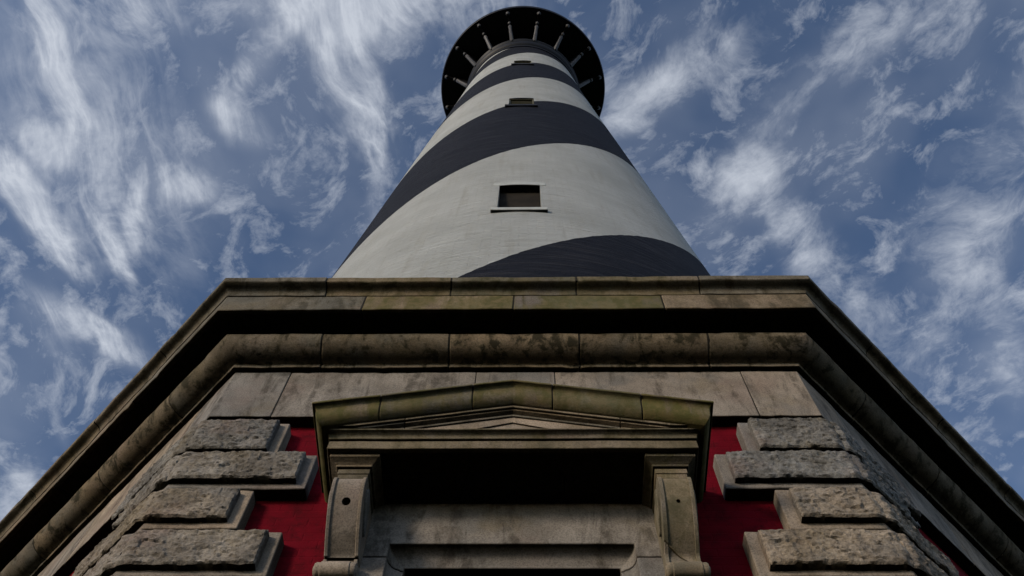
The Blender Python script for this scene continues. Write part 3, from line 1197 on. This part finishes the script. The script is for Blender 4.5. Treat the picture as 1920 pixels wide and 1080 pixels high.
def apply_boolean(o, cutter):
    md = o.modifiers.new('cut', 'BOOLEAN')
    md.operation = 'DIFFERENCE'
    md.object = cutter
    md.solver = 'EXACT'
    bpy.context.view_layer.update()
    dg = bpy.context.evaluated_depsgraph_get()
    me = bpy.data.meshes.new_from_object(o.evaluated_get(dg))
    o.modifiers.remove(md)
    old = o.data
    o.data = me
    bpy.data.meshes.remove(old)
    bpy.data.objects.remove(cutter)


def split_plane(bm, co, no, gap):
    """cut a solid in two along a plane, the cut a few millimetres wide; returns (upper, lower)"""
    res = []
    for s in (1, -1):
        b = bm.copy()
        c = Vector(co) + Vector(no) * (s * gap / 2)
        ge = bmesh.ops.bisect_plane(b, geom=b.verts[:] + b.edges[:] + b.faces[:], plane_co=c, plane_no=Vector(no), clear_outer=(s < 0), clear_inner=(s > 0))
        ed = [e for e in ge['geom_cut'] if isinstance(e, bmesh.types.BMEdge)]
        bmesh.ops.contextual_create(b, geom=ed)
        res.append(b)
    return res


def console(cx, s):
    """s = -1 left, 1 right"""
    hwid = 0.102
    back = [(-0.05, 5.695), (-0.05, 6.244)]
    cut = ((cx, 0, 5.776), Vector((0, 0, 1)), 0.018) if s < 0 else ((cx, 0, 5.780), Vector((0.62, 0, 1)).normalized(), 0.007)
    core = [(o - 0.012, z) for o, z in FRONT] + back
    up, lo = split_plane(extr(core, cx - hwid + 0.024, cx + hwid - 0.024), *cut)
    root = obj('console', up, 'smooth_granite', lh, 34)
    root['soot'] = 0.15
    root['moss'] = 0.0 if s < 0 else 0.5
    # plug hole in the middle of the face
    rad = 0.027 if s < 0 else 0.013
    cb = bmesh.new()
    bmesh.ops.create_cone(cb, cap_ends=True, segments=20, radius1=rad, radius2=rad, depth=0.16)
    cme = bpy.data.meshes.new('cutter')
    cb.to_mesh(cme)
    cb.free()
    co = bpy.data.objects.new('cutter', cme)
    C.objects.link(co)
    co.matrix_world = Matrix.Translation((cx + 0.002, Y(0.295), 6.030)) @ Matrix.Rotation(R(109), 4, 'X')
    apply_boolean(root, co)
    parts = [('console_foot', lo)]
    for sx in (-1, 1):
        x0 = cx + sx * hwid
        x1 = cx + sx * (hwid - 0.024)
        u2, l2 = split_plane(extr(FRONT + back, min(x0, x1), max(x0, x1)), *cut)
        parts += [('side_rail', u2), ('side_rail', l2)]
        # cheek: a raised leaf-shaped scroll on each flank
        pts = smooth_poly([(0.255, 6.190), (0.285, 6.150), (0.270, 6.085), (0.225, 6.020), (0.170, 5.965), (0.110, 5.925), (0.120, 5.990), (0.150, 6.080), (0.195, 6.160), (0.255, 6.190)], 4)[:-1]
        xo = cx + sx * (hwid + 0.016)
        xi = cx + sx * (hwid - 0.004)
        parts.append(('cheek_leaf', extr(pts, min(xo, xi), max(xo, xi))))
    for nm, bmx in parts:
        q = obj(nm, bmx, 'smooth_granite', root, 34)
        bevel(q, 0.005)
        q['moss'] = 0.0 if s < 0 else 0.45
        q['soot'] = 0.1
    # block above the scroll, cap under the soffit
    def ringbox(prof, nm):
        rg = []
        for (z, hx, o) in prof:
            rg.append([Vector((cx - hx, Y(-0.05), z)), Vector((cx - hx, Y(o), z)), Vector((cx + hx, Y(o), z)), Vector((cx + hx, Y(-0.05), z))])
        q = obj(nm, rings_bm(rg), 'granite', root)
        bevel(q, 0.004)
        q['moss'] = 0.15 if s < 0 else 0.4
    ringbox([(6.246, 0.094, 0.300), (6.290, 0.094, 0.300), (6.292, 0.100, 0.308), (6.338, 0.100, 0.308)], 'console_block')
    ringbox([(6.340, 0.112, 0.325), (6.352, 0.116, 0.330), (6.362, 0.130, 0.345), (6.374, 0.150, 0.368), (6.378, 0.158, 0.378), (6.408, 0.158, 0.380)], 'console_cap')
    # rolled foot
    n = 20
    prof = [(-0.152, 0.018), (-0.150, 0.030), (-0.143, 0.034), (-0.140, 0.046), (-0.128, 0.052), (-0.104, 0.050), (-0.098, 0.056), (0.098, 0.056), (0.104, 0.050), (0.128, 0.052), (0.140, 0.046), (0.143, 0.034), (0.150, 0.030), (0.152, 0.018)]
    rg = []
    for (dx, r) in prof:
        rg.append([Vector((cx + dx * (0.80 if dx * s < 0 else 0.86), Y(0.098) + r * math.cos(2 * math.pi * i / n), 5.640 + r * math.sin(2 * math.pi * i / n))) for i in range(n)])
    q = obj('scroll_roll', rings_bm(rg), 'smooth_granite', root, 40)
    q['moss'] = 0.0 if s < 0 else 0.3
    pb = box_bm(cx - 0.105, cx + 0.105, Y(0.05), Y(-0.05), 0.0, 5.690)
    bevel(obj('pilaster', pb, 'smooth_granite', root), 0.006)


console(-0.992, -1)
console(0.992, 1)

bpy.context.view_layer.update()
